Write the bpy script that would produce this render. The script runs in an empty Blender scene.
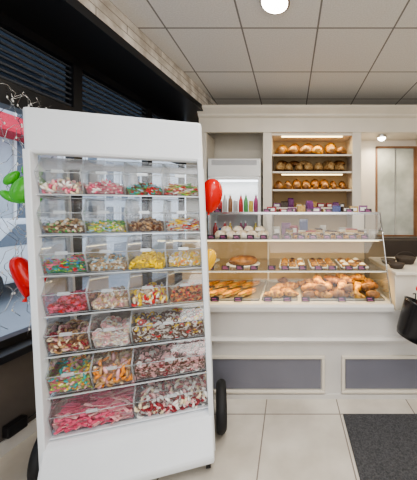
import bpy, bmesh, math, random
from mathutils import Vector, Matrix, Euler
random.seed(7)
S=bpy.context.scene
COL=S.collection
pi=math.pi
# ---------------------------------------------------------------- materials
def nt(name):
    m=bpy.data.materials.new(name); m.use_nodes=True
    t=m.node_tree; t.nodes.clear()
    o=t.nodes.new('ShaderNodeOutputMaterial')
    return m,t,o
def c4(c): return (c[0],c[1],c[2],1)
def mat(name,col,rough=.5,metal=0,col2=None,scale=20,bump=0,spec=.5,lo=.35,hi=.65):
    m,t,o=nt(name)
    p=t.nodes.new('ShaderNodeBsdfPrincipled')
    p.inputs['Roughness'].default_value=rough; p.inputs['Metallic'].default_value=metal
    p.inputs['Specular IOR Level'].default_value=spec
    if col2 is None: col2=tuple(x*.93 for x in col)
    tc=t.nodes.new('ShaderNodeTexCoord'); n=t.nodes.new('ShaderNodeTexNoise')
    n.inputs['Scale'].default_value=scale; n.inputs['Detail'].default_value=3
    t.links.new(tc.outputs['Object'],n.inputs['Vector'])
    r=t.nodes.new('ShaderNodeValToRGB')
    r.color_ramp.elements[0].position=lo; r.color_ramp.elements[1].position=hi
    r.color_ramp.elements[0].color=c4(col2); r.color_ramp.elements[1].color=c4(col)
    t.links.new(n.outputs['Fac'],r.inputs['Fac']); t.links.new(r.outputs['Color'],p.inputs['Base Color'])
    if bump:
        b=t.nodes.new('ShaderNodeBump'); b.inputs['Strength'].default_value=bump; b.inputs['Distance'].default_value=.01
        t.links.new(n.outputs['Fac'],b.inputs['Height']); t.links.new(b.outputs['Normal'],p.inputs['Normal'])
    t.links.new(p.outputs[0],o.inputs[0]); return m
def clear(name,tint=(.95,.97,.98),gloss=.10,diff=.03,rough=.05):
    m,t,o=nt(name)
    tr=t.nodes.new('ShaderNodeBsdfTransparent'); tr.inputs[0].default_value=c4(tint)
    g=t.nodes.new('ShaderNodeBsdfGlossy'); g.inputs['Roughness'].default_value=rough
    lw=t.nodes.new('ShaderNodeLayerWeight'); lw.inputs[0].default_value=.25
    mm=t.nodes.new('ShaderNodeMath'); mm.operation='MULTIPLY_ADD'; mm.inputs[1].default_value=.5; mm.inputs[2].default_value=gloss*.4; mm.use_clamp=True
    t.links.new(lw.outputs['Fresnel'],mm.inputs[0])
    x=t.nodes.new('ShaderNodeMixShader'); t.links.new(mm.outputs[0],x.inputs[0]); t.links.new(tr.outputs[0],x.inputs[1]); t.links.new(g.outputs[0],x.inputs[2])
    d=t.nodes.new('ShaderNodeBsdfDiffuse'); d.inputs[0].default_value=(.9,.93,.95,1)
    y=t.nodes.new('ShaderNodeMixShader'); y.inputs[0].default_value=diff
    t.links.new(x.outputs[0],y.inputs[1]); t.links.new(d.outputs[0],y.inputs[2]); t.links.new(y.outputs[0],o.inputs[0])
    return m
def tilemat(name,c1,c2,mortar,w,h,ms,ox,oy,swz=False,offset=0,rough=.3,nscale=3,bump=.1):
    m,t,o=nt(name)
    p=t.nodes.new('ShaderNodeBsdfPrincipled'); p.inputs['Roughness'].default_value=rough
    ge=t.nodes.new('ShaderNodeNewGeometry')
    mp=t.nodes.new('ShaderNodeMapping'); mp.inputs['Location'].default_value=(-ox,-oy,0)
    if swz:
        s=t.nodes.new('ShaderNodeSeparateXYZ'); c=t.nodes.new('ShaderNodeCombineXYZ')
        t.links.new(ge.outputs['Position'],s.inputs[0]); t.links.new(s.outputs['Y'],c.inputs['X']); t.links.new(s.outputs['Z'],c.inputs['Y'])
        t.links.new(c.outputs[0],mp.inputs[0])
    else: t.links.new(ge.outputs['Position'],mp.inputs[0])
    b=t.nodes.new('ShaderNodeTexBrick'); b.offset=offset; b.squash=1
    b.inputs['Scale'].default_value=1; b.inputs['Brick Width'].default_value=w; b.inputs['Row Height'].default_value=h
    b.inputs['Mortar Size'].default_value=ms; b.inputs['Mortar Smooth'].default_value=.1
    b.inputs['Mortar'].default_value=c4(mortar)
    n=t.nodes.new('ShaderNodeTexNoise'); n.inputs['Scale'].default_value=nscale; n.inputs['Detail'].default_value=6
    t.links.new(ge.outputs['Position'],n.inputs[0])
    r=t.nodes.new('ShaderNodeValToRGB'); r.color_ramp.elements[0].position=.35; r.color_ramp.elements[1].position=.65
    r.color_ramp.elements[0].color=c4(c1); r.color_ramp.elements[1].color=c4(c2)
    t.links.new(n.outputs['Fac'],r.inputs[0]); t.links.new(mp.outputs[0],b.inputs['Vector'])
    t.links.new(r.outputs[0],b.inputs['Color1']); t.links.new(r.outputs[0],b.inputs['Color2'])
    t.links.new(b.outputs['Color'],p.inputs['Base Color'])
    bp=t.nodes.new('ShaderNodeBump'); bp.invert=True; bp.inputs['Strength'].default_value=bump; bp.inputs['Distance'].default_value=.005
    t.links.new(b.outputs['Fac'],bp.inputs['Height']); t.links.new(bp.outputs[0],p.inputs['Normal'])
    t.links.new(p.outputs[0],o.inputs[0]); return m
def emis(name,col,st):
    m,t,o=nt(name); e=t.nodes.new('ShaderNodeEmission'); e.inputs[0].default_value=c4(col); e.inputs[1].default_value=st
    t.links.new(e.outputs[0],o.inputs[0]); return m

M={}
M['floor']=tilemat('floor_tile',(.54,.49,.42),(.70,.65,.57),(.26,.22,.19),.522,.52,.004,-.174,1.81,rough=.10)
M['ceil']=tilemat('ceiling_tile',(.68,.665,.645),(.76,.745,.725),(.24,.23,.22),.575,.612,.007,.21,1.968,rough=.9,nscale=90)
M['stone']=tilemat('whitewashed_cladding',(.50,.45,.39),(.85,.81,.75),(.30,.26,.22),.62,.06,.003,0,2.62,swz=True,offset=.4,rough=.85,nscale=9,bump=.6)
M['wall']=mat('painted_wall',(.70,.65,.56),.8,scale=4)
M['walldark']=mat('brown_grey_wall',(.125,.105,.09),.8,col2=(.10,.085,.075),scale=5)
M['warmwall']=mat('warm_wood',(.26,.13,.06),.35,col2=(.18,.08,.035),scale=6)
M['nichewarm']=mat('niche_warm',(.58,.42,.23),.7,scale=4)
M['black']=mat('black_frame',(.012,.012,.014),.35,scale=30)
M['slatrefl']=mat('slat_reflection',(.05,.055,.065),.4,scale=30)
M['rubber']=mat('black_rubber',(.015,.015,.016),.65,scale=60)
M['blackgloss']=mat('black_gloss_plastic',(.014,.013,.014),.22,scale=6)
M['cream']=mat('cream_lacquer',(.76,.70,.60),.4,scale=3)
M['creamd']=mat('cream_grey',(.66,.635,.60),.3,scale=3)
M['panel']=mat('grey_panel',(.20,.20,.235),.45,scale=3)
M['white']=mat('white_enamel',(.82,.85,.88),.3,scale=3,col2=(.78,.81,.84))
M['whitep']=mat('white_plastic',(.82,.82,.80),.4,scale=3)
M['chrome']=mat('brushed_metal',(.6,.6,.6),.25,metal=1,scale=40)
M['acryl']=clear('clear_acrylic',(.965,.975,.985),.26,.022,.05)
M['rim']=clear('acrylic_edge',(.85,.9,.93),.5,.4,.1)
M['glass']=clear('case_glass',(.97,.98,.98),.10,.006,.01)
M['win']=clear('window_glass',(.86,.89,.92),.06,.006,.01)
M['windark']=clear('tinted_window',(.02,.025,.032),.08,.001,.02)
M['mat']=mat('dark_mat',(.10,.10,.105),.9,col2=(.045,.045,.048),scale=120,bump=.8)
M['wood']=mat('shelf_wood',(.42,.25,.12),.5,col2=(.33,.19,.09),scale=8)
M['red']=mat('red_balloon_latex',(.75,.02,.015),.18,scale=3)
M['green']=mat('green_balloon_latex',(.12,.55,.06),.2,scale=3)
M['yellow']=mat('yellow_balloon_latex',(.95,.55,.03),.2,scale=3)
M['lamp']=emis('lamp_glow',(1,.95,.85),14)
M['led']=emis('warm_led',(1,.78,.40),5)
M['crust']=mat('golden_crust',(.58,.30,.045),.4,col2=(.22,.075,.008),scale=34,bump=.4)
M['crustd']=mat('croissant_crust',(.64,.35,.05),.35,col2=(.20,.07,.007),scale=50,bump=.4,lo=.4,hi=.6)
M['crust2']=mat('brown_crust',(.30,.13,.03),.5,col2=(.10,.035,.008),scale=25,bump=.5)
M['crust3']=mat('floured_crust',(.54,.36,.16),.7,col2=(.22,.10,.025),scale=30,bump=.5)
M['sugar']=mat('icing_sugar',(.84,.80,.72),.7,col2=(.66,.50,.30),scale=30,bump=.3)
M['choco']=mat('chocolate',(.06,.022,.01),.25,scale=20)
M['sponge']=mat('sponge_cake',(.66,.45,.18),.7,col2=(.50,.30,.10),scale=40)
M['cream2']=mat('whipped_cream',(.84,.77,.60),.5,scale=20)
M['berry']=mat('berry_glaze',(.40,.02,.03),.2,scale=20)
M['filling']=mat('sandwich_filling',(.45,.12,.04),.5,col2=(.22,.30,.05),scale=60)
M['tag']=mat('black_tag',(.02,.018,.022),.4,scale=60)
M['tagp']=mat('tag_print',(.50,.12,.32),.5,scale=60)
M['tray']=mat('steel_tray',(.45,.44,.42),.3,metal=.8,scale=20)
M['dark']=mat('dark_interior',(.06,.045,.035),.7,scale=10)
M['paper']=mat('white_paper',(.82,.81,.77),.7,scale=10)
M['facade']=mat('plaster_facade',(.50,.54,.58),.8,scale=2)
M['facade2']=mat('brick_facade',(.33,.26,.24),.8,scale=2)
M['facade3']=mat('white_facade',(.66,.68,.70),.8,scale=2)
M['facwin']=mat('facade_window',(.10,.13,.17),.2,scale=2)
M['asphalt']=mat('street_asphalt',(.26,.28,.31),.6,scale=3)
M['awning']=mat('red_awning',(.65,.02,.05),.7,scale=3)
def cm(name,c):
    if name not in M: M[name]=mat(name,c,.3,scale=50)
    return M[name]
CC={'pink':(.80,.16,.26),'ltpink':(.88,.48,.48),'red':(.62,.03,.03),'yel':(.95,.66,.01),'grn':(.08,.40,.07),'white':(.88,.85,.80),
 'brn':(.13,.045,.018),'org':(.88,.32,.05),'blue':(.07,.25,.58),'tan':(.55,.33,.15),'lime':(.48,.66,.12),'dkred':(.30,.03,.04),'teal':(.05,.44,.42),'cream':(.88,.74,.50),'ltblue':(.38,.64,.82)}
def candy(k): return cm('candy_'+k,CC[k])
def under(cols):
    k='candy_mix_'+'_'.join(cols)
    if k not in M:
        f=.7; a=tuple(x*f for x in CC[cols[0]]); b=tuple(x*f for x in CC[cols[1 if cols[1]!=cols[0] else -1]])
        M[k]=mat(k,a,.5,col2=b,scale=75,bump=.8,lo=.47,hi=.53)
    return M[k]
# ---------------------------------------------------------------- mesh builder
class MB:
    def __init__(s): s.v=[];s.f=[];s.mi=[];s.sm=[]
    def add(s,vs,fs,mi=0,smooth=False,X=None):
        b=len(s.v)
        for p in vs:
            p=Vector(p)
            if X is not None: p=X@p
            s.v.append(p)
        for f in fs: s.f.append(tuple(b+i for i in f)); s.mi.append(mi); s.sm.append(smooth)
    def box(s,x0,x1,y0,y1,z0,z1,mi=0,X=None):
        vs=[(x,y,z) for x in(x0,x1) for y in(y0,y1) for z in(z0,z1)]
        s.add(vs,[(0,1,3,2),(4,6,7,5),(0,4,5,1),(2,3,7,6),(0,2,6,4),(1,5,7,3)],mi,False,X); return s
    def cyl(s,r,z0,z1,n=16,mi=0,X=None,r2=None):
        r2=r if r2 is None else r2
        vs=[(r*math.cos(2*pi*i/n),r*math.sin(2*pi*i/n),z0) for i in range(n)]+[(r2*math.cos(2*pi*i/n),r2*math.sin(2*pi*i/n),z1) for i in range(n)]
        s.add(vs,[(i,(i+1)%n,n+(i+1)%n,n+i) for i in range(n)],mi,True,X)
        s.add(vs,[tuple(range(n-1,-1,-1)),tuple(range(n,2*n))],mi,False,X); return s
    def lathe(s,prof,n=20,mi=0,X=None):
        vs=[];k=len(prof)
        for r,z in prof:
            for i in range(n): a=2*pi*i/n; vs.append((r*math.cos(a),r*math.sin(a),z))
        fs=[(j*n+i,j*n+(i+1)%n,(j+1)*n+(i+1)%n,(j+1)*n+i) for j in range(k-1) for i in range(n)]
        s.add(vs,fs,mi,True,X); return s
    def ell(s,rx,ry,rz,n=10,m=6,mi=0,X=None,fn=None):
        vs=[]
        for j in range(m+1):
            ph=-pi/2+pi*j/m
            for i in range(n):
                a=2*pi*i/n; p=Vector((rx*math.cos(ph)*math.cos(a),ry*math.cos(ph)*math.sin(a),rz*math.sin(ph)))
                if fn: p=fn(p)
                vs.append(p)
        fs=[(j*n+i,j*n+(i+1)%n,(j+1)*n+(i+1)%n,(j+1)*n+i) for j in range(m) for i in range(n)]
        s.add(vs,fs,mi,True,X); return s
    def torus(s,R,r,n=10,m=6,mi=0,X=None):
        vs=[((R+r*math.cos(b))*math.cos(a),(R+r*math.cos(b))*math.sin(a),r*math.sin(b)) for a in[2*pi*i/n for i in range(n)] for b in[2*pi*j/m for j in range(m)]]
        s.add(vs,[(i*m+j,((i+1)%n)*m+j,((i+1)%n)*m+(j+1)%m,i*m+(j+1)%m) for i in range(n) for j in range(m)],mi,True,X); return s
    def sweep(s,pts,rad,n=8,mi=0,X=None,flat=1):
        pts=[Vector(p) for p in pts];k=len(pts);vs=[]
        if not hasattr(rad,'__len__'): rad=[rad]*k
        for i,p in enumerate(pts):
            t=(pts[min(i+1,k-1)]-pts[max(i-1,0)]).normalized()
            up=Vector((0,0,1)) if abs(t.z)<.95 else Vector((1,0,0))
            a=t.cross(up).normalized(); b=a.cross(t)
            for j in range(n):
                g=2*pi*j/n; vs.append(p+a*math.cos(g)*rad[i]+b*math.sin(g)*rad[i]*flat)
        fs=[(i*n+j,i*n+(j+1)%n,(i+1)*n+(j+1)%n,(i+1)*n+j) for i in range(k-1) for j in range(n)]
        fs+= [tuple(range(n-1,-1,-1)),tuple((k-1)*n+j for j in range(n))]
        s.add(vs,fs,mi,True,X); return s
    def prism(s,prof,x0,x1,mi=0,X=None):   # prof list of (y,z), extruded on x
        n=len(prof); vs=[(x0,y,z) for y,z in prof]+[(x1,y,z) for y,z in prof]
        fs=[(i,(i+1)%n,n+(i+1)%n,n+i) for i in range(n)]+[tuple(range(n-1,-1,-1)),tuple(range(n,2*n))]
        s.add(vs,fs,mi,False,X); return s
    def quad(s,a,b,c,d,mi=0): s.add([a,b,c,d],[(0,1,2,3)],mi); return s
def T(x=0,y=0,z=0,rx=0,ry=0,rz=0,sc=1):
    return Matrix.Translation((x,y,z))@Euler((rx,ry,rz)).to_matrix().to_4x4()@Matrix.Scale(sc,4)
SH=.042
def meta(o,label=None,cat=None,group=None,kind=None):
    if label:o['label']=label
    if cat:o['category']=cat
    if group:o['group']=group
    if kind:o['kind']=kind
def mk(name,mb,mats,parent=None,loc=(0,0,0),rot=(0,0,0),bevel=0,label=None,cat=None,group=None,kind=None,shear=0,fixn=True):
    me=bpy.data.meshes.new(name)
    vs=[(p.x-shear*p.z,p.y,p.z) for p in mb.v]
    me.from_pydata(vs,[],mb.f)
    if not isinstance(mats,(list,tuple)): mats=[mats]
    for m in mats: me.materials.append(m)
    me.polygons.foreach_set('material_index',mb.mi); me.polygons.foreach_set('use_smooth',mb.sm)
    if fixn:
        bm=bmesh.new(); bm.from_mesh(me); bmesh.ops.recalc_face_normals(bm,faces=bm.faces); bm.to_mesh(me); bm.free()
    me.update()
    o=bpy.data.objects.new(name,me); COL.objects.link(o)
    o.location=loc; o.rotation_euler=rot
    if parent: o.parent=parent
    if bevel:
        b=o.modifiers.new('bevel','BEVEL'); b.width=bevel; b.segments=2; b.limit_method='ANGLE'
    meta(o,label,cat,group,kind); return o
def empty(name,loc,rot=(0,0,0),**k):
    o=bpy.data.objects.new(name,None); COL.objects.link(o); o.location=loc; o.rotation_euler=rot; o.empty_display_size=.1; meta(o,**k); return o
def dup(o,loc,rot=(0,0,0),sc=None,label=None):
    n=o.copy(); COL.objects.link(n); n.location=loc; n.rotation_euler=rot
    if sc: n.scale=(sc,sc,sc)
    if label:n['label']=label
    for c in o.children:
        k=c.copy(); COL.objects.link(k); k.parent=n
    return n
R=random.uniform
# ---------------------------------------------------------------- room shell
WA=-math.atan(.156)
wx=lambda y:-1.9+.156*y
def poly_slab(name,pts,z0,z1,m,label,cat):
    b=MB();n=len(pts)
    vs=[(x,y,z0) for x,y in pts]+[(x,y,z1) for x,y in pts]
    b.add(vs,[(i,(i+1)%n,n+(i+1)%n,n+i) for i in range(n)]+[tuple(range(n)),tuple(range(n,2*n))])
    return mk(name,b,m,label=label,cat=cat,kind='structure')
foot=[(wx(-2.6)-.15,-2.6),(2.75,-2.6),(2.75,3.55),(wx(3.55)-.15,3.55)]
poly_slab('floor',foot,-.1,0,M['floor'],'beige ceramic floor tiles with dark grout','floor')
poly_slab('ceiling',foot,2.8,2.9,M['ceil'],'white suspended ceiling of square acoustic tiles','ceiling')
mk('wall_back',MB().box(-1.36,2.6,3.4,3.5,0,2.8),M['wall'],label='cream painted wall behind the shelving',cat='wall',kind='structure')
mk('wall_right',MB().box(2.6,2.7,-2.5,3.5,0,2.8),M['wall'],label='plain cream painted side wall',cat='wall',kind='structure')
mk('wall_rear',MB().box(wx(-2.5),2.6,-2.6,-2.5,0,2.8),M['wall'],label='plain cream painted wall',cat='wall',kind='structure')
WL=(-1.9,0,0); WR=(0,0,WA)
mk('wall_left',MB().box(-.15,0,-2.5,3.45,0,.57),M['walldark'],loc=WL,rot=WR,label='low dark brown wall beneath the shop window',cat='wall',kind='structure')
mk('trim_1',MB().box(-.12,.11,-2.4,3.4,.572,.615),M['black'],loc=WL,rot=WR,bevel=.004,label='black window sill board',cat='window sill',kind='structure')
mk('trim_2',MB().box(0,.44,-2.4,3.43,2.62,2.8),M['stone'],loc=WL,rot=WR,label='bulkhead clad with pale whitewashed strips',cat='bulkhead',kind='structure')
mk('trim_3',MB().box(-.1,.445,-2.4,3.43,2.56,2.62),M['black'],loc=WL,rot=WR,label='black board under the clad bulkhead',cat='trim',kind='structure')
mk('baseboard_left',MB().box(0,.012,-2.4,3.4,0,.08),M['creamd'],loc=WL,rot=WR,label='tiled skirting along the window wall',cat='baseboard',kind='structure')
mul=[-2.4,-1.2,-.39,.39,1.18,1.98,2.77,3.43]
for i in range(len(mul)-1):
    a,c=mul[i],mul[i+1]
    e=empty('window_%d'%(i+1),WL,WR,label='black framed shop window pane with transom light',cat='window',kind='structure')
    f=MB(); f.box(-.07,0,a,a+.035,.615,2.56).box(-.07,0,c-.035,c,.615,2.56).box(-.07,0,a,c,.615,.66).box(-.08,.02,a,c,2.03,2.17).box(-.07,0,a,c,2.50,2.56)
    mk('frame',f,M['black'],e)
    g=MB().quad((-.04,a,.66),(-.04,c,.66),(-.04,c,2.03),(-.04,a,2.03)); mk('glass_pane',g,M['win'],e)
    g=MB().quad((-.04,a,2.17),(-.04,c,2.17),(-.04,c,2.50),(-.04,a,2.50)); mk('transom_pane',g,M['windark'],e)
    g=MB()
    for q in range(8): g.box(-.034,-.018,a+.035,c-.035,2.19+q*.04,2.202+q*.04)
    mk('slatted_reflection',g,M['slatrefl'],e)  # dark bars modelled to imitate a slatted reflection in the transom pane
# outside
mk('street_ground',MB().box(-16,-2.35,-8,20,-.3,-.12),M['asphalt'],label='grey street pavement outside the window',cat='street')
def building(y0,y1,h,m,lab,nw,x=-9):
    fe=mk('building',MB().box(x-.6,x,y0,y1,-.1,h),m,label=lab,cat='building')
    st=(y1-y0)/nw
    for j in range(nw):
        for z in (.9,3.0,4.9):
            y=y0+(j+.25)*st
            w=MB().box(x-.01,x+.03,y,y+st*.5,z-.5,z+.8,0).box(x,x+.06,y-.08,y,z-.55,z+.85,1).box(x,x+.06,y+st*.5,y+st*.5+.08,z-.55,z+.85,1).box(x,x+.08,y-.08,y+st*.5+.08,z-.62,z-.5,1)
            mk('facade_window',w,[M['facwin'],M['whitep']],fe)
    return fe
building(-2,3.4,6.0,M['facade2'],'brick building across the street',4)
fe=building(3.5,9.4,6.4,M['facade'],'pale plastered building across the street',5)
building(9.5,16,6.0,M['facade3'],'white plastered building across the street',6,-8.5)
mk('awning',MB().prism([(0,0),(0,.75),(.1,.75),(.9,.1),(.9,0)],0,4.5),M['awning'],fe,loc=(-8.9,9.2,3.75),rot=(0,0,-pi/2),label='red shop awning')
car=MB().prism([(-1.9,.3),(-1.95,.75),(-1.2,.9),(-.7,1.4),(1.3,1.4),(1.9,.95),(1.95,.3)],-.8,.8)
ce=mk('car',car,M['facade3'],loc=(-5.6,5.2,-.12),label='white car parked in the street',cat='car',bevel=.06)
for yy in(-1.2,1.2):
    for xx in(-.75,.75): mk('wheel',MB().cyl(.32,-.1,.1,X=T(xx,yy,.32,ry=pi/2)),M['rubber'],ce)
mk('side_window',MB().prism([(-1.0,.95),(-.62,1.32),(1.2,1.32),(1.6,.95)],-.81,.81),M['facwin'],ce)
# ---------------------------------------------------------------- ceiling lamp
l=mk('ceiling_lamp',MB().cyl(.10,2.775,2.80,24),M['chrome'],loc=(-.10,1.70,0),label='round recessed ceiling downlight, lit',cat='lamp')
mk('diffuser',MB().cyl(.085,2.768,2.776,24),M['lamp'],l)
# ---------------------------------------------------------------- candy rack
RL=(-.812,1.39,0); RR=(0,0,math.radians(16.8))
rack=empty('candy_display_rack',RL,RR,label='tall white wheeled sweets rack with rows of clear bins',cat='display rack')
mk('header_panel',MB().box(-.40,.40,-.035,.03,1.685,1.905),M['white'],rack,bevel=.015,shear=SH)
for sx in(-1,1):
    mk('post',MB().box(sx*.385-.014,sx*.385+.014,-.045,.02,.06,1.70),M['white'],rack,bevel=.004,shear=SH)
    mk('post',MB().box(sx*.385-.012,sx*.385+.012,.29,.32,.06,1.70),M['white'],rack,bevel=.004,shear=SH)
    for k in range(7):
        mk('bracket',MB().box(sx*.385-.006,sx*.385+.006,.0,.30,1.475-.2*k,1.49-.2*k),M['white'],rack,shear=SH)
mk('top_rail',MB().box(-.385,.385,.29,.315,1.66,1.70),M['white'],rack,shear=SH)
for k in range(7):
    mk('shelf',MB().box(-.375,.375,-.004,.29,1.489-.2*k,1.4935-.2*k),M['acryl' if k<6 else 'white'],rack,shear=SH)
    mk('shelf_lip',MB().box(-.375,.375,-.008,-.004,1.487-.2*k,1.494-.2*k),M['rim' if k<6 else 'white'],rack,shear=SH)
mk('base_cabinet',MB().prism([(-.02,.282),(-.05,.265),(-.13,.10),(-.12,.06),(.33,.06),(.33,.282)],-.385,.395),M['white'],rack,bevel=.012,shear=SH)
for sx,wy in((-1,.11),(1,.18)):
    e=mk('wheel',MB().torus(.118,.032,28,10,X=T(sx*.436,wy,.15,ry=pi/2)),M['rubber'],rack)
    mk('hub',MB().cyl(.09,-.015,.015,20,X=T(sx*.436,wy,.15,ry=pi/2)),M['rubber'],e)
    e=mk('caster',MB().cyl(.028,-.012,.012,16,X=T(sx*.36,-.06,.028,ry=pi/2)),M['rubber'],rack)
    mk('fork',MB().box(sx*.36-.018,sx*.36+.018,-.075,-.045,.03,.065),M['chrome'],e)
    e=mk('caster',MB().cyl(.028,-.012,.012,16,X=T(sx*.33,.30,.028,ry=pi/2)),M['rubber'],rack)
def binmesh(w):
    h=w/2-.002
    P=[(0,0),(-.032,.105),(.02,.178),(.26,.178),(.26,0)]
    b=MB()
    b.quad((-h,0,0),(h,0,0),(h,-.032,.105),(-h,-.032,.105))
    b.quad((-h,.26,0),(h,.26,0),(h,.26,.178),(-h,.26,.178))
    b.quad((-h,0,0),(h,0,0),(h,.26,0),(-h,.26,0))
    for x in(-h,h): b.add([(x,y,z) for y,z in P],[(0,1,2,3,4)])
    r=.0016
    for x in(-h,h): b.sweep([(x,0,0),(x,-.032,.105),(x,.02,.178),(x,.26,.178)],r,4,1)
    b.sweep([(-h,-.032,.105),(h,-.032,.105)],.0022,4,1); b.sweep([(-h,0,.001),(h,0,.001)],.0016,4,1)
    l=MB(); l.quad((-h,-.032,.106),(h,-.032,.106),(h,.02,.179),(-h,.02,.179)); l.quad((-h,.02,.179),(h,.02,.179),(h,.26,.179),(-h,.26,.179))
    l.sweep([(-h,.02,.180),(h,.02,.180)],.0022,4,1); l.box(-.025,.025,-.036,-.030,.100,.116,1)
    return b,l
def pile(w,cols,shape,hh,n,big):
    b=MB(); h=w/2-.012; U=len(cols)
    b.prism([(.006,.003),(-.022*hh/.1,hh*.66),(.15,hh*.74),(.22,.003)],-h,h,U)
    for i in range(n):
        x=R(-h+.005,h-.005)
        bump=.010*math.sin(x*38+n)
        if random.random()<.45: z=R(.010,hh*.8+bump); y=-.028*z/.1+R(.006,.011)
        else: y=R(0,.19); z=hh*.78+bump+R(-.006,.012)-.10*max(0,y-.12)
        mi=random.randrange(len(cols)); X=T(x,y,z,R(0,6),R(0,6),R(0,6))
        s=R(.85,1.12)*big
        if shape=='ring': b.torus(.0098*s,.0042*s,9,5,mi,X)
        elif shape=='swirl':
            X=T(x,y,z,pi/2+R(-.6,.6),R(-.6,.6),R(-.6,.6)); b.torus(.0095*s,.0035*s,10,5,mi,X); b.ell(.0062*s,.0062*s,.004*s,8,4,1,X)
        elif shape=='cube': b.box(-.009*s,.009*s,-.009*s,.009*s,-.008*s,.008*s,mi,X)
        elif shape=='worm':
            L=.034*s; X=T(x*.80,y+.004,z,R(-.5,.5),R(-.35,.35),R(-1.0,1.0))
            b.sweep([(-L+L*2*t/8,.008*math.sin(t*1.5),.003*math.cos(t*2)) for t in range(9)],[.002]+[.0042]*7+[.002],6,mi,X)
        elif shape=='strip':
            L=.038*s; X=T(x*.80,y+.004,z,R(-.5,.5),R(-.35,.35),R(-.9,.9))
            b.box(-L,L,-.006,.006,-.002,.002,mi,X)
        elif shape=='bottle':
            b.lathe([(.0,-.017*s),(.0065*s,-.016*s),(.0072*s,-.002),(.003*s,.007),(.004*s,.015*s),(0,.016*s)],6,mi,X)
        elif shape=='bear':
            b.ell(.0072*s,.006*s,.010*s,7,5,mi,X); b.ell(.0055*s,.0055*s,.0055*s,6,4,mi,X@T(0,0,.012*s))
        elif shape=='banana':
            b.sweep([(.017*math.cos(a)*s,.017*math.sin(a)*s,0) for a in[.3,.8,1.3,1.8,2.3,2.8]],[.002,.0058*s,.007*s,.007*s,.0058*s,.002],6,mi,X)
        else: b.ell(.0105*s,.0092*s,.0078*s,8,5,mi,X)
    return b
rows=[
 [(1,['ltpink','white','pink','cream'],'banana','pink and white foam sweets'),(1,['pink','ltpink','white','pink'],'bottle','pink and white sour bottle gums'),(1,['grn','red','ltblue','white','teal','brn'],'worm','green, red and blue gummy worms'),(1,['red','white','grn','tan','lime'],'strip','red and green gummy strips')],
 [(1,['tan','brn','grn','cream','white'],'bean','brown and green jelly beans'),(1,['lime','cream','grn','ltblue','yel'],'worm','green and blue gummy strings'),(1,['brn','tan','brn'],'bottle','brown cola bottle gums'),(1,['cream','red','yel','ltblue','white'],'strip','multicoloured sour strips')],
 [(1,['teal','grn','red','blue','pink','lime'],'worm','mixed red, green and blue gummy snakes'),(1,['cream','tan','ltblue','white'],'bear','pale orange and blue gummy bears'),(1,['yel','yel','yel','yel'],'banana','yellow banana-shaped foam sweets'),(1,['cream','yel','white','yel','org'],'ring','yellow and orange gummy rings')],
 [(1,['pink','dkred','red','pink'],'cube','red raspberry gummy cubes'),(1,['ltpink','cream','tan','white'],'ring','pale pink foam shapes'),(1,['cream','red','yel','white','yel'],'banana','red and yellow gummy sweets'),(1,['tan','red','org','brn','org'],'bean','red and orange jelly sweets')],
 [(1,['tan','dkred','brn','ltpink','cream'],'ring','brown and red cola rings'),(1,['white','ltpink','white','cream'],'swirl','pink and white sugared rings'),(2,['brn','white','brn','brn','red','yel'],'swirl','dark liquorice and white swirl sweets')],
 [(1,['lime','pink','teal','cream','ltpink','yel','teal','org'],'bear','teal and pink mixed gummy sweets'),(1,['tan','ltpink','org','cream','tan'],'banana','orange sugared gummy sweets'),(2,['brn','ltpink','brn','dkred','white','ltpink'],'swirl','brown and pink foam swirls')],
 [(2,['ltpink','pink','pink','ltpink','pink'],'strip','pink sour belt strips'),(2,['dkred','white','dkred','ltpink','cream','white'],'banana','dark red and white foam sweets')]]
cs,sn=math.cos(RR[2]),math.sin(RR[2])
def rk(x,y,z): x=x-SH*z; return (RL[0]+x*cs-y*sn,RL[1]+x*sn+y*cs,z)
protos={}
for k,row in enumerate(rows):
    z=1.4955-.2*k; x=-.37
    for (u,cols,shape,lab) in row:
        w=.185*u; xc=x+w/2; x+=w
        L=rk(xc,.012,z)
        if u not in protos:
            b,l=binmesh(w); o=mk('candy_bin',b,[M['acryl'],M['rim']],loc=L,rot=RR,shear=SH,label='clear acrylic sweets bin with hinged lid',cat='bin',group='clear bins on the sweets rack')
            mk('lid',l,[M['acryl'],M['rim']],o,shear=SH); protos[u]=o
        else: dup(protos[u],L,RR)
        hh=[.062,.054,.064,.070,.104,.110,.104][k]+R(-.006,.006)
        big=.95 if k<4 else 1.18
        p=pile(w,cols,shape,hh,int(140*u*(1 if k<4 else 1.15)),big)
        mk('gummy_candy_pile',p,[candy(c) for c in cols]+[under(cols)],loc=(L[0],L[1],L[2]+.002),rot=RR,shear=SH,label=lab+' heaped in a clear bin',cat='sweets',kind='stuff',fixn=False)
# ---------------------------------------------------------------- balloons
def balloon(m,loc,r,h,rot,lab):
    prof=[(0,-h)]+[(r*math.sin(t)*(1-.18*(1+math.cos(t))/2),-h*math.cos(t)) for t in[.12+ (pi-.12)*i/14 for i in range(15)]]
    o=mk('balloon',MB().lathe(prof,24),m,loc=loc,rot=rot,label=lab,cat='balloon')
    mk('knot',MB().cyl(.012,-h-.018,-h+.006,10,r2=.004),m,o)
    return o
def lace(a,b,o):
    inv=Matrix.LocRotScale(o.location,o.rotation_euler,None).inverted(); A=inv@Vector(a);B=inv@Vector(b)
    s=MB().sweep([A,(A+B)/2+Vector((0,0,-.02)),B],.0012,5); mk('string',s,M['paper'],o)
def heart(p):
    z=p.z/.12; x=p.x*(1+.38*z); 
    return Vector((x,p.y*(1+.2*z),p.z+ (.62*abs(p.x)-.028*math.exp(-(p.x/.03)**2)) if z>-.2 else p.z+.62*abs(p.x)))
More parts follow.
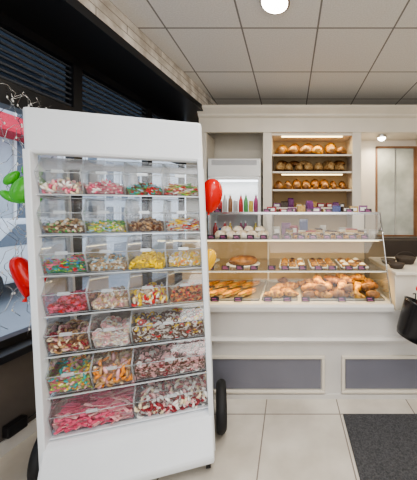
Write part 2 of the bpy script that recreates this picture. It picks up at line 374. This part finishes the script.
hb=mk('balloon',MB().ell(.098,.06,.105,32,18,fn=heart),M['red'],loc=(-1.45,1.455,1.03),rot=(0,.2,.75),label='heart-shaped red balloon tied beside the sweets rack',cat='balloon')
mk('knot',MB().cyl(.012,-.122,-.10,10,r2=.004),M['red'],hb); lace((-1.45,1.44,.92),rk(-.385,.05,.95),hb)
o=balloon(M['red'],(-.595,1.965,1.53),.088,.13,(0,.15,0),'glossy red balloon tied behind the sweets rack'); lace((-.62,1.96,1.4),rk(.385,.3,1.36),o)
o=balloon(M['yellow'],(-.585,1.86,1.06),.055,.085,(0,.3,0),'small yellow balloon tied behind the sweets rack'); lace((-.62,1.86,.98),rk(.385,.3,.95),o)
g=empty('balloon_animal',(-1.46,1.43,1.54),(0,0,.3),label='green twisted modelling balloon beside the sweets rack',cat='balloon')
mk('body',MB().ell(.055,.055,.085,16,10,X=T(0,0,-.01,0,.45,0)),M['green'],g)
mk('head',MB().ell(.045,.045,.045,14,8,X=T(.035,0,.095)),M['green'],g)
for a,b,c in((-.06,-.05,-.9),(.05,-.07,.9),(-.05,.05,.7),(.075,.03,-.6)): mk('limb',MB().ell(.024,.024,.048,12,8,X=T(a,-.01,b,0,c,0)),M['green'],g)
lace((-1.43,1.40,1.45),rk(-.385,.05,1.42),g)
# ---------------------------------------------------------------- string lights in window
def wl(n,s,z):
    c,si=math.cos(WA),math.sin(WA); return Vector((-1.9+n*c-s*si, n*si+s*c, z))
for i,(s0,zb) in enumerate([(1.50,.75),(1.56,1.0),(1.60,.66),(1.66,.9),(1.72,1.3),(1.53,.9),(1.58,.8),(1.63,1.2)]):
    pts=[]
    for j in range(40):
        t=j/39; pts.append(wl(.06+.02*math.sin(j*1.3+i),s0+.035*math.sin(j*.8+i*2)+.012*math.sin(j*2.3),2.12-(2.12-zb)*t+.01*math.sin(j*1.9)))
    o=mk('string_light',MB().sweep(pts,.0016,5),M['chrome'],label='thin hanging string light with tiny clear bulbs at the window',cat='string light',group='string lights hanging at the window')
    bb=MB()
    for j in range(2,40,4): bb.ell(.004,.004,.008,6,4,X=T(*(pts[j]+Vector((.005,0,0)))))
    mk('bulb',bb,M['paper'],o,kind='stuff')
pts=[]
for j in range(90):
    t=j/89; pts.append(wl(.05+.012*math.sin(j*.9),1.38+t*.62+.03*math.sin(j*.42),2.06+.05*math.sin(j*.42+1.2)+.02*math.sin(j*.1)))
mk('white_cable',MB().sweep(pts,.002,5),M['chrome'],label='thin light cable looped along the window transom',cat='cable')
o=mk('power_adapter',MB().box(.0,.05,-.05,.05,-.035,.035),M['black'],loc=wl(.012,1.56,.14),rot=WR,bevel=.008,label='black power adapter plugged in low on the wall',cat='adapter')
mk('cable',MB().sweep([(.03,.05,0),(.07,.10,.03),(.08,.14,-.03),(.10,.2,.06),(.06,.22,.2),(.04,.2,.45)],.004,6),M['rubber'],o)
# ---------------------------------------------------------------- counter
CX0,CX1=-1.1,.775
ct=empty('bakery_counter',(0,0,0),label='cream bakery counter with grey inset panels and glazed display',cat='counter')
b=MB().box(CX0,2.2,1.97,2.68,.0,.66); mk('body',b,M['creamd'],ct)
b=MB().prism([(1.93,.665),(1.93,.70),(1.945,.715),(2.68,.715),(2.68,.66),(1.955,.66)],CX0,CX1); mk('display_deck',b,M['creamd'],ct,bevel=.003)
b=MB().prism([(1.94,.43),(1.93,.45),(1.95,.465),(1.97,.47),(1.97,.425)],CX0,2.2); mk('moulding',b,M['creamd'],ct)
mk('plinth',MB().box(CX0,2.2,1.955,1.97,0,.035),M['creamd'],ct)
def frame(x0,x1,z0,z1):
    t=.022;f=MB()
    for (a,c,d,e) in((x0,x1,z0,z0+t),(x0,x1,z1-t,z1),(x0,x0+t,z0+t,z1-t),(x1-t,x1,z0+t,z1-t)): f.box(a,c,1.948,1.97,d,e)
    mk('panel_frame',f,M['cream'],ct,bevel=.004); mk('inset_panel',MB().box(x0+t+.008,x1-t-.008,1.962,1.969,z0+t+.008,z1-t-.008),M['panel'],ct)
frame(-1.05,.262,.045,.325); frame(.39,1.45,.045,.325)
mk('till_counter',MB().box(.80,2.2,1.975,2.62,.661,.95).box(.795,2.2,1.95,2.64,.93,.955),M['cream'],label='raised cream till counter beside the glass case',cat='counter',bevel=.006)
case=empty('display_case',(0,0,0),label='glass pastry display case with three glass shelves',cat='display case')
FT=(2.21,1.40);FB=(1.965,.716)
mk('front_glass',MB().quad((CX0,FB[0],FB[1]),(.765,FB[0],FB[1]),(.765,FT[0],FT[1]),(CX0,FT[0],FT[1])),M['glass'],case)
mk('side_glass',MB().quad((.765,FB[0],FB[1]),(.765,2.66,FB[1]),(.765,2.66,FT[1]),(.765,FT[0],FT[1])),M['glass'],case)
e=MB(); e.sweep([(.765,FB[0],FB[1]),(.765,FT[0],FT[1]),(.765,2.66,1.40),(.765,2.66,.72)],.006,6); e.box(CX0,.765,2.205,2.213,1.392,1.408); e.box(CX0,.765,2.65,2.665,1.385,1.41)
mk('frame',e,M['chrome'],case)
yf=lambda z:1.965+(z-.716)/(.684)*.245
for z in(1.18,.94):
    mk('shelf',MB().box(CX0,.76,yf(z)+.012,2.65,z-.005,z),M['glass'],case)
    mk('shelf_edge',MB().box(CX0,.76,yf(z)+.006,yf(z)+.012,z-.008,z+.002),M['whitep'],case)
    mk('light_strip',MB().box(CX0,.74,yf(z)+.03,yf(z)+.042,z-.014,z-.006),M['led'],case)
mk('shelf',MB().box(CX0,.76,2.215,2.65,1.395,1.40),M['glass'],case)
mk('divider',MB().box(-.225,-.21,2.60,2.62,.72,1.39),M['cream'],case)
mk('back_panel',MB().box(CX0,.76,2.655,2.665,.72,1.17),M['nichewarm'],case)
# ---------------------------------------------------------------- back unit
bu=empty('wall_shelving_unit',(0,0,0),label='tall cream wall unit with crown cornice and open bread niche',cat='shelving unit')
mk('cornice',MB().prism([(3.02,2.34),(3.02,2.50),(2.99,2.52),(2.985,2.54),(2.93,2.59),(2.93,2.62),(3.35,2.62),(3.35,2.58),(3.06,2.56),(3.06,2.34)],-1.06,2.3),M['cream'],bu)
for x0,x1 in((-1.06,-.975),(-.317,-.21),(.727,.833),(1.62,1.72)):
    mk('upright',MB().box(x0,x1,3.03,3.36,0,2.345),M['cream'],bu,bevel=.006)
mk('niche_back',MB().box(-.21,.727,3.34,3.36,1.1,2.345),M['nichewarm'],bu)
mk('base_cabinet',MB().box(-.21,1.62,3.04,3.36,0,1.08),M['dark'],bu)
mk('niche_top',MB().box(-.21,.727,3.05,3.34,2.31,2.345),M['cream'],bu)
SZ=(2.08,1.88,1.67,1.46)
def slope(z): return MB().prism([(3.05,z-.016),(3.05,z),(3.335,z+.07),(3.335,z+.054)],-.205,.722)
for z in SZ:
    mk('shelf',slope(z) if z>1.5 else MB().box(-.205,.722,3.05,3.335,z-.018,z),M['wood'],bu)
    mk('shelf_rail',MB().box(-.205,.722,3.04,3.048,z-.014,z+.008),M['cream'],bu)
mk('light_strip',MB().box(-.1,.62,3.07,3.09,2.298,2.309),M['led'],bu)
mk('light_strip',MB().box(-.1,.62,3.07,3.09,1.850,1.860),M['led'],bu)
mk('recess_back',MB().box(.84,1.62,3.352,3.36,1.0,2.34),M['cream'],bu)
f=MB()
for bx in((1.585,1.62,1.10,2.25),(1.10,1.115,1.10,2.25),(1.10,1.585,1.10,1.12),(1.10,1.585,2.23,2.25)): f.box(bx[0],bx[1],3.31,3.350,bx[2],bx[3],0)
f.box(1.115,1.585,3.338,3.345,1.12,2.23,1).box(1.34,1.352,3.325,3.338,1.12,2.23,2)
mk('window_20',f,[M['warmwall'],mat('pale_reflecting_pane',(.60,.62,.56),.08,scale=3,col2=(.34,.36,.32)),M['chrome']],label='glazed opening with pale green-grey panes and slim wooden edge',cat='window',kind='structure')
sp=mk('spotlight',MB().cyl(.05,2.30,2.335,16),M['chrome'],loc=(1.1,3.12,0),label='small round spotlight under the cornice, lit',cat='lamp')
mk('bulb',MB().ell(.045,.045,.035,14,8,X=T(0,0,2.30)),M['lamp'],sp)
mk('recess_top',MB().box(.833,1.62,3.05,3.35,2.335,2.345),M['cream'],bu)
# fridge
fr=empty('drinks_fridge',(-.645,3.15,0),label='white upright drinks fridge with glass door',cat='fridge')
f=MB().box(-.305,-.28,-.13,.17,.05,1.82).box(.28,.305,-.13,.17,.05,1.82).box(-.305,.305,.15,.17,.05,1.82).box(-.305,.305,-.13,.17,.03,.1)
mk('cabinet',f,M['whitep'],fr)
mk('header',MB().box(-.305,.305,-.15,.17,1.82,2.03),M['whitep'],fr,bevel=.01)
v=MB()
for i in range(5): v.box(-.26,.26,-.153,-.149,1.955+i*.012,1.959+i*.012)
mk('vent',v,M['panel'],fr)
d=MB().box(-.30,-.275,-.155,-.132,.1,1.81).box(.275,.30,-.155,-.132,.1,1.81).box(-.275,.275,-.155,-.132,1.79,1.81).box(-.275,.275,-.155,-.132,.1,.16)
do=mk('door',d,M['whitep'],fr); mk('door_glass',MB().quad((-.27,-.14,.16),(.27,-.14,.16),(.27,-.14,1.79),(-.27,-.14,1.79)),clear('fridge_glass',(.93,.95,.97),.12,.01,.03),do)
mk('handle',MB().sweep([(-.28,-.156,1.0),(-.28,-.18,1.05),(-.28,-.18,1.5),(-.28,-.156,1.55)],.008,6),M['chrome'],do)
for z in(1.40,1.08): mk('rack_shelf',MB().box(-.28,.28,-.12,.14,z,z+.008),M['chrome'],fr)
mk('light_tube',MB().box(-.25,.25,.10,.12,1.795,1.81),emis('cool_tube',(.9,.95,1),4),fr)
bcol=[(.55,.03,.03),(.75,.30,.05),(.10,.34,.1),(.55,.5,.46),(.68,.5,.08),(.05,.14,.42),(.28,.12,.05),(.35,.04,.15)]
bmats=[mat('drink_colour_%d'%i,c,.15) for i,c in enumerate(bcol)]
for zz in (1.408,1.088):
    for i in range(9):
        m=bmats[random.randrange(8)]
        X=-.645-.245+i*.0605
        if i%3!=1:
            o=mk('drink_bottle',MB().lathe([(0,0),(.024,0),(.026,.01),(.026,.12),(.022,.15),(.011,.175),(.011,.195),(0,.195)],14),m,loc=(X,3.09+R(-.02,.03),zz),label='small coloured soft drink bottle in the fridge',cat='bottle',group='drink bottles in the fridge')
            mk('cap',MB().cyl(.013,.195,.21,12),M['whitep'],o)
        else:
            o=mk('drink_can',MB().lathe([(0,.003),(.022,0),(.027,.008),(.027,.125),(.022,.136),(.021,.132),(0,.132)],14),m,loc=(X,3.09+R(-.02,.03),zz),label='coloured soft drink can in the fridge',cat='can',group='drink cans in the fridge')
            mk('rim',MB().torus(.022,.002,14,5,X=T(0,0,.136)),M['chrome'],o)
# ---------------------------------------------------------------- bread
def loafmesh(L,W,H,cuts=4,am=.05):
    def fn(p):
        z=max(p.z,-H*.25)
        s=1+am*math.sin(p.x/L*cuts*pi*2+p.y/W*1.5)*(1 if p.z>0 else 0)
        return Vector((p.x,p.y*s,z*s+H*.25))
    return MB().ell(L,W,H,26,12,fn=fn)
def croissant():
    pts=[];r=[]
    n=43; seg=7
    for i in range(n):
        t=-1+2*i/(n-1); a=t*1.3
        pts.append((.070*math.sin(a)*1.05,-.055*math.cos(a)+.03,.026*(1-abs(t)*.45)))
        q=abs(t)*seg/2; fr_=(q+.5)%1
        base=.033*(1-(min(1,max(0,round(q))/(seg/2)))**1.5)+.006
        r.append(base*(1.0-.32*fr_**2)+.001)
    return MB().sweep(pts,r,14,flat=.88)
def group_items(name,mb,m,places,lab,cat,grp,alt=None):
    first=None
    for (loc,rot,sc) in places:
        if first is None:
            first=o=mk(name,mb,m,loc=loc,rot=rot,label=lab,cat=cat,group=grp); first.scale=(sc,)*3
        else: o=dup(first,loc,rot,sc)
        if alt and random.random()<.45:
            s=o.material_slots[0]; s.link='OBJECT'; s.material=random.choice(alt)
SZf=lambda z,y: z+.07*(y-3.05)/.285
group_items('round_loaf',loafmesh(.078,.072,.085,3,.07),M['crust2'],[((-.12+(i%6)*.15+.03*(i//6)+R(-.02,.02),[3.13,3.26][i//6],SZf(2.08,[3.13,3.26][i//6])+.001+.035*(i//6)),(.25,0,R(0,3)),R(.85,1.12)) for i in range(11)],'round dark-crusted loaf on the bread shelf','bread','round loaves on the top bread shelf',[M['crust2'],M['crust']])
group_items('long_loaf',loafmesh(.10,.055,.075,4,.08),M['crust'],[((-.13+i*.12+R(-.015,.015),3.19,SZf(1.88,3.19)+.004),(R(.0,.1),0,pi/2+R(-.6,.6)),R(.85,1.1)) for i in range(7)],'golden oval loaf on the bread shelf','bread','oval loaves on the middle bread shelf',[M['crust2'],M['crust3']])
group_items('long_loaf',loafmesh(.095,.045,.06,4,.08),M['crust2'],[((-.09+i*.14+R(-.02,.02),3.24,SZf(1.88,3.24)+.06),(0,R(-.15,.15),R(-.5,.5)),R(.85,1)) for i in (0,1,2,4,5)],'brown oval loaf stacked on the bread shelf','bread','brown loaves stacked on the middle bread shelf',[M['crust3']])
group_items('bread_roll',loafmesh(.05,.042,.055,2,.06),M['crust'],[((-.14+(i%8)*.112,[3.11,3.22][i//8],SZf(1.67,[3.11,3.22][i//8])+.001+.025*(i//8)),(0,0,R(0,3)),R(.8,1.2)) for i in range(16)],'small golden bread roll','bread','rolls on the lower bread shelf',[M['crust2'],M['crust2']])
pc=[(.22,.06,.22),(.08,.10,.28),(.65,.60,.52),(.40,.05,.07),(.60,.38,.12),(.10,.07,.05),(.55,.45,.30),(.30,.10,.25)]
pk=[mat('packet_foil_%d'%i,c,.35,scale=60,col2=tuple(x*.5 for x in c)) for i,c in enumerate(pc)]
def goods(places,grp,where,hs=1):
    for i,(l,r) in enumerate(places):
        m=pk[random.randrange(8)]
        h=R(.06,.13)*hs; w=R(.025,.045)
        if random.random()<.5:
            b=MB().prism([(-.02,0),(-.026,h*.3),(-.022,h*.8),(-.004,h),(.004,h),(.022,h*.8),(.026,h*.3),(.02,0)],-w,w)
            mk('snack_packet',b,m,loc=l,rot=(0,0,r),bevel=.003,label='small coloured foil packet '+where,cat='packet',group='packets '+grp)
        else:
            h*=.6
            o=mk('carton',MB().box(-w,w,-.03,.03,0,h),m,loc=l,rot=(0,0,r),bevel=.002,label='small printed cardboard carton '+where,cat='box',group='cartons '+grp)
            mk('printed_label',MB().box(-w*.7,w*.7,-.0315,-.030,h*.3,h*.75),M['paper'],o)
goods([((-.16+i*.088+R(-.01,.01),3.14+R(-.02,.02),1.461),R(-.3,.3)) for i in range(10)],'on the lowest bread shelf','on the bread shelf')
goods([((-.16+i*.085+R(-.01,.01),2.48+R(-.05,.05),1.401),R(-.4,.4)) for i in range(11)],'on the glass case top','standing on the glass case')
goods([((-.14+i*.094+R(-.008,.008),2.56,1.181),R(-.3,.3)) for i in range(10)],'on the upper glass shelf','on the upper glass shelf',1.25)
def tags(places,grp):
    first=None
    for l in places:
        r=(R(-.05,.05)-.25,0,R(-.12,.12))
        if first is None:
            first=mk('price_tag',MB().box(-.032,.032,-.001,.001,0,.036),M['tag'],loc=l,rot=r,label='small black price tag card',cat='price tag',group=grp)
            mk('print',MB().box(-.022,.012,-.002,-.001,.020,.026).box(-.022,.022,-.002,-.001,.008,.012),M['tagp'],first)
        else: dup(first,l,r)
tags([(-.66+i*.108+R(-.01,.01),2.175,1.182) for i in range(13)],'price tags on the upper glass shelf')
tags([(-.66+i*.125+R(-.02,.02),2.09,.942) for i in range(11)],'price tags on the lower glass shelf')
tags([(-.63,2.26,1.402),(-.2,2.26,1.402),(.0,2.26,1.402),(.17,2.26,1.402),(.34,2.26,1.402),(.52,2.26,1.402),(.68,2.26,1.402)],'price tags on the case top')
tags([(-.58,2.0,.718),(-.40,2.0,.718),(-.17,2.0,.718),(-.02,2.0,.718),(.12,2.0,.718),(.40,2.0,.718),(.62,2.0,.718)],'price tags on the display deck')
def trayf(name,x0,x1,y0,y1,z,m,lab):
    f=MB().box(x0,x1,y0,y1,z,z+.004).box(x0,x1,y0,y0+.004,z,z+.014).box(x0,x1,y1-.004,y1,z,z+.014).box(x0,x0+.004,y0,y1,z,z+.014).box(x1-.004,x1,y0,y1,z,z+.014)
    return mk(name,f,m,label=lab,cat='tray')
# shelf 2
trayf('serving_tray',-.66,-.20,2.20,2.58,1.181,M['tray'],'steel tray of sugared buns on the glass shelf')
group_items('sugared_bun',loafmesh(.055,.045,.045,2,.1),M['sugar'],[((-.61+(i%5)*.092,2.27+.12*(i//5),1.187),(0,0,R(0,3)),R(.85,1.1)) for i in range(10)]+[((-.57+i*.10,2.33,1.232),(.1,.1,i),.9) for i in range(4)],'small oval bun dusted with icing sugar','bun','sugared buns on the upper glass shelf')
def wedge(z0,z1,e=0):
    b=MB(); b.add([(0,-.06-e,z0),(.035+e,.05+e,z0),(-.035-e,.05+e,z0),(0,-.06-e,z1),(.035+e,.05+e,z1),(-.035-e,.05+e,z1)],[(0,1,2),(3,5,4),(0,3,4,1),(1,4,5,2),(2,5,3,0)]); return b
for i in range(8):
    h=.045+.018*(i%3==0)
    o=mk('cake_slice',wedge(0,h),M['sponge'],loc=(.0+i*.095+R(-.01,.01),2.42+R(-.02,.02),1.181),rot=(0,0,R(-.9,.9)),label='triangular layered cake slice with icing on top',cat='cake',group='cake slices on the upper glass shelf')
    mk('icing',wedge(h,h+.012,.001),[M['choco'],M['cream2'],M['berry'],M['choco']][i%4],o,bevel=.003)
    mk('filling',wedge(h*.45,h*.58,.001),M['cream2'],o)
ecl=MB().ell(.06,.022,.02,16,8,X=T(0,0,.018))
for i in range(9):
    o=mk('eclair',ecl,M['crust'],loc=(-.12+i*.098+R(-.01,.01),2.27,1.181),rot=(0,0,pi/2+R(-.7,.7)),label='choux eclair glazed with dark chocolate',cat='pastry',group='eclairs on the upper glass shelf')
    mk('icing',MB().ell(.055,.019,.012,14,6,X=T(0,0,.032)),M['choco'],o)
# shelf 3
mk('cake_board',MB().cyl(.15,0,.006,28),M['paper'],loc=(-.42,2.34,.941),label='round white cake board',cat='cake board')
mk('brown_cake',MB().lathe([(0,0),(.11,0),(.128,.015),(.124,.038),(.10,.056),(.04,.066),(0,.067)],30),M['crust2'],loc=(-.42,2.34,.948),label='flat round brown cake on a board',cat='cake')
for x in(.02,.28,.54):
    trayf('serving_tray',x-.11,x+.11,2.14,2.5,.941,M['paper'],'white tray of cream pastries')
cp=MB().lathe([(0,0),(.026,0),(.034,.016),(.032,.021),(0,.021)],14)
for i in range(27):
    q=i//9; x=(.02,.28,.54)[q]+(-.071,0,.071)[i%3]+R(-.003,.003)
    o=mk('cream_tartlet',cp,M['crust'],loc=(x,2.20+.115*((i%9)//3)+R(-.008,.008),.947),label='small tartlet with a domed topping',cat='pastry',group='tartlets on the lower glass shelf')
    mk('topping',MB().lathe([(.028,.019),(.025,.025),(.016,.030),(.012,.034),(0,.036)],12),[M['cream2'],M['crust2'],M['choco'],M['cream2'],M['crust']][random.randrange(5)],o)
mk('plate',MB().lathe([(0,0),(.06,0),(.09,.02),(.092,.024),(.06,.006),(0,.006)],24),M['paper'],loc=(-.74,2.4,.942),label='white round plate on the glass shelf',cat='plate')
# deck
trayf('baking_tray',-.80,-.24,2.03,2.60,.717,M['tray'],'steel tray of filled baguettes')
for i in range(8):
    x=-.73+(i%4)*.125; y=2.15+.26*(i//4)
    o=mk('filled_baguette',MB().ell(.115,.03,.012,20,8,X=T(0,0,.012)),M['crust3'],loc=(x,y,.722),rot=(0,0,pi/2-.6+R(-.1,.1)),label='flat filled baguette sandwich on a tray',cat='sandwich',group='filled baguettes on the display deck')
    mk('filling',MB().ell(.108,.034,.006,18,5,X=T(0,0,.020)),M['filling'],o)
    mk('top_crust',MB().ell(.115,.029,.012,20,8,X=T(0,0,.030)),M['crust'],o)
trayf('baking_tray',-.22,.06,2.03,2.60,.717,M['tray'],'steel tray of croissants')
trayf('baking_tray',.09,.74,2.03,2.60,.717,M['tray'],'steel tray heaped with croissants')
pl=[((-.13,2.11,.722),(0,0,.3),1.1),((.0,2.16,.722),(0,0,-.7),1.1),((-.11,2.30,.722),(0,0,.9),1.1),((-.0,2.36,.722),(0,0,.1),1.1),((-.08,2.50,.722),(0,0,2),1)]
for i in range(5):
    for j in range(3):
        if not (i==0 and j==0) and not(i==4 and j==0): pl.append(((.16+i*.125+R(-.012,.012),2.11+j*.15,.722),(0,0,R(-1.4,1.4)),R(.95,1.15)))
for i in range(5):
    for j in range(2):
        pl.append(((.18+i*.118+R(-.02,.02),2.18+j*.14,.766),(R(-.3,.3),R(-.3,.3),R(-1.4,1.4)),R(.95,1.15)))
for i in range(4): pl.append(((.26+i*.11,2.24+R(-.02,.05),.812),(R(-.3,.3),.2,R(-1.4,1.4)),1.05))
group_items('croissant',croissant(),M['crustd'],pl,'golden baked croissant in the display case','croissant','croissants on the display deck',[M['crust'],M['crust2']])
pp=MB().ell(.052,.034,.026,20,8,X=T(0,0,.024)); pp.ell(.054,.022,.024,20,8,X=T(0,0,.034))
group_items('chocolate_pastry',pp,M['crust2'],[((.15,2.07,.722),(0,0,.2),1),((.66,2.07,.722),(0,0,-.3),1.05),((.70,2.17,.765),(0,.2,.9),1),((.62,2.12,.775),(0,0,.4),.95),((.25,2.08,.775),(.1,0,-.5),1),((.47,2.08,.775),(.1,0,.6),1)],'dark brown rolled chocolate pastry among croissants','pastry','chocolate pastries on the display deck')
# ---------------------------------------------------------------- till-side things
bk=mk('basket',MB().lathe([(0,0),(.065,0),(.085,.045),(.09,.055),(.082,.055),(.06,.008),(0,.008)],24),M['dark'],loc=(1.02,2.30,.956),label='small dark round basket on the till counter',cat='basket')
mk('handle',MB().sweep([(.085*math.cos(a),0,.05+.05*math.sin(a)) for a in[pi*i/12 for i in range(13)]],.004,6),M['dark'],bk)
for x,y in((.86,2.10),(.87,2.30)):
    mk('bowl',MB().lathe([(.0,0),(.045,0),(.06,.025),(.064,.04),(.059,.04),(.045,.006),(0,.006)],20),M['dark'],loc=(x,y,.956),label='small dark bowl on the till counter',cat='bowl',group='dark bowls on the till counter')
bk=mk('bucket',MB().lathe([(0,0),(.095,0),(.105,.03),(.125,.23),(.13,.245),(.120,.245),(.09,.012),(0,.012)],32),M['blackgloss'],loc=(.83,1.79,.54),rot=(0,.38,0),label='tilted black bucket hooked onto the counter front',cat='bucket')
mk('hook',MB().sweep([(0,.115,.24),(0,.14,.28),(0,.17,.27)],.005,6),M['black'],bk)
for x,h in((.87,.17),(.90,.13)):
    mk('lollipop',MB().cyl(.003,0,h,6).ell(.022,.012,.022,12,8,X=T(0,0,h+.01)),M['red'],loc=(x,1.79,.70),rot=(0,.1,0),label='red lollipop standing in the black bucket',cat='lollipop',group='lollipops in the bucket')
mk('door_mat',MB().box(.367,1.35,.8,1.80,.0,.012),M['mat'],bevel=.004,label='dark grey ribbed entrance mat on the tiles',cat='mat')
# ---------------------------------------------------------------- lights
def area(loc,rot,size,power,col=(1,1,1),sy=None):
    l=bpy.data.lights.new('area','AREA'); l.energy=power; l.color=col; l.size=size
    if sy: l.shape='RECTANGLE'; l.size_y=sy
    o=bpy.data.objects.new('area_light',l); COL.objects.link(o); o.location=loc; o.rotation_euler=rot; return o
area((.6,.3,2.74),(0,0,0),2.0,44,(1,.97,.93))
area((.3,-2.0,1.7),(pi/2,0,0),2.4,44,(.95,.97,1))
area((-.17,2.13,.90),(0,0,0),1.75,5.5,(1,.64,.20),.05)
area((-.17,2.2,1.15),(0,0,0),1.75,2.5,(1,.75,.38),.05)
area((.26,3.1,2.28),(math.radians(-10),0,0),.7,3.6,(1,.78,.40),.05)
area((.26,3.09,1.84),(math.radians(-10),0,0),.7,1.6,(1,.78,.40),.05)
area((1.1,3.12,2.24),(0,0,0),.1,4,(1,.85,.65))
area((-.64,3.16,1.78),(0,0,0),.5,1.8,(.93,.96,1),.05)
area((-.1,1.7,2.75),(0,0,0),.15,8,(1,.95,.88))
W=bpy.data.worlds.new('world'); S.world=W; W.use_nodes=True
t=W.node_tree; bg=t.nodes['Background']; bg.inputs[0].default_value=(.78,.87,1,1); bg.inputs[1].default_value=1.8
try: S.view_settings.look='AgX - Medium High Contrast'
except Exception: pass
S.view_settings.exposure=.28
# ---------------------------------------------------------------- camera
c=bpy.data.cameras.new('camera'); co=bpy.data.objects.new('camera',c); COL.objects.link(co)
co.location=(0,0,1.4); co.rotation_euler=(pi/2,0,0)
c.sensor_width=36; c.sensor_fit='AUTO'; c.lens=260*36/480; c.shift_x=-81.5/480; c.shift_y=-27/480; c.clip_start=.05
S.camera=co
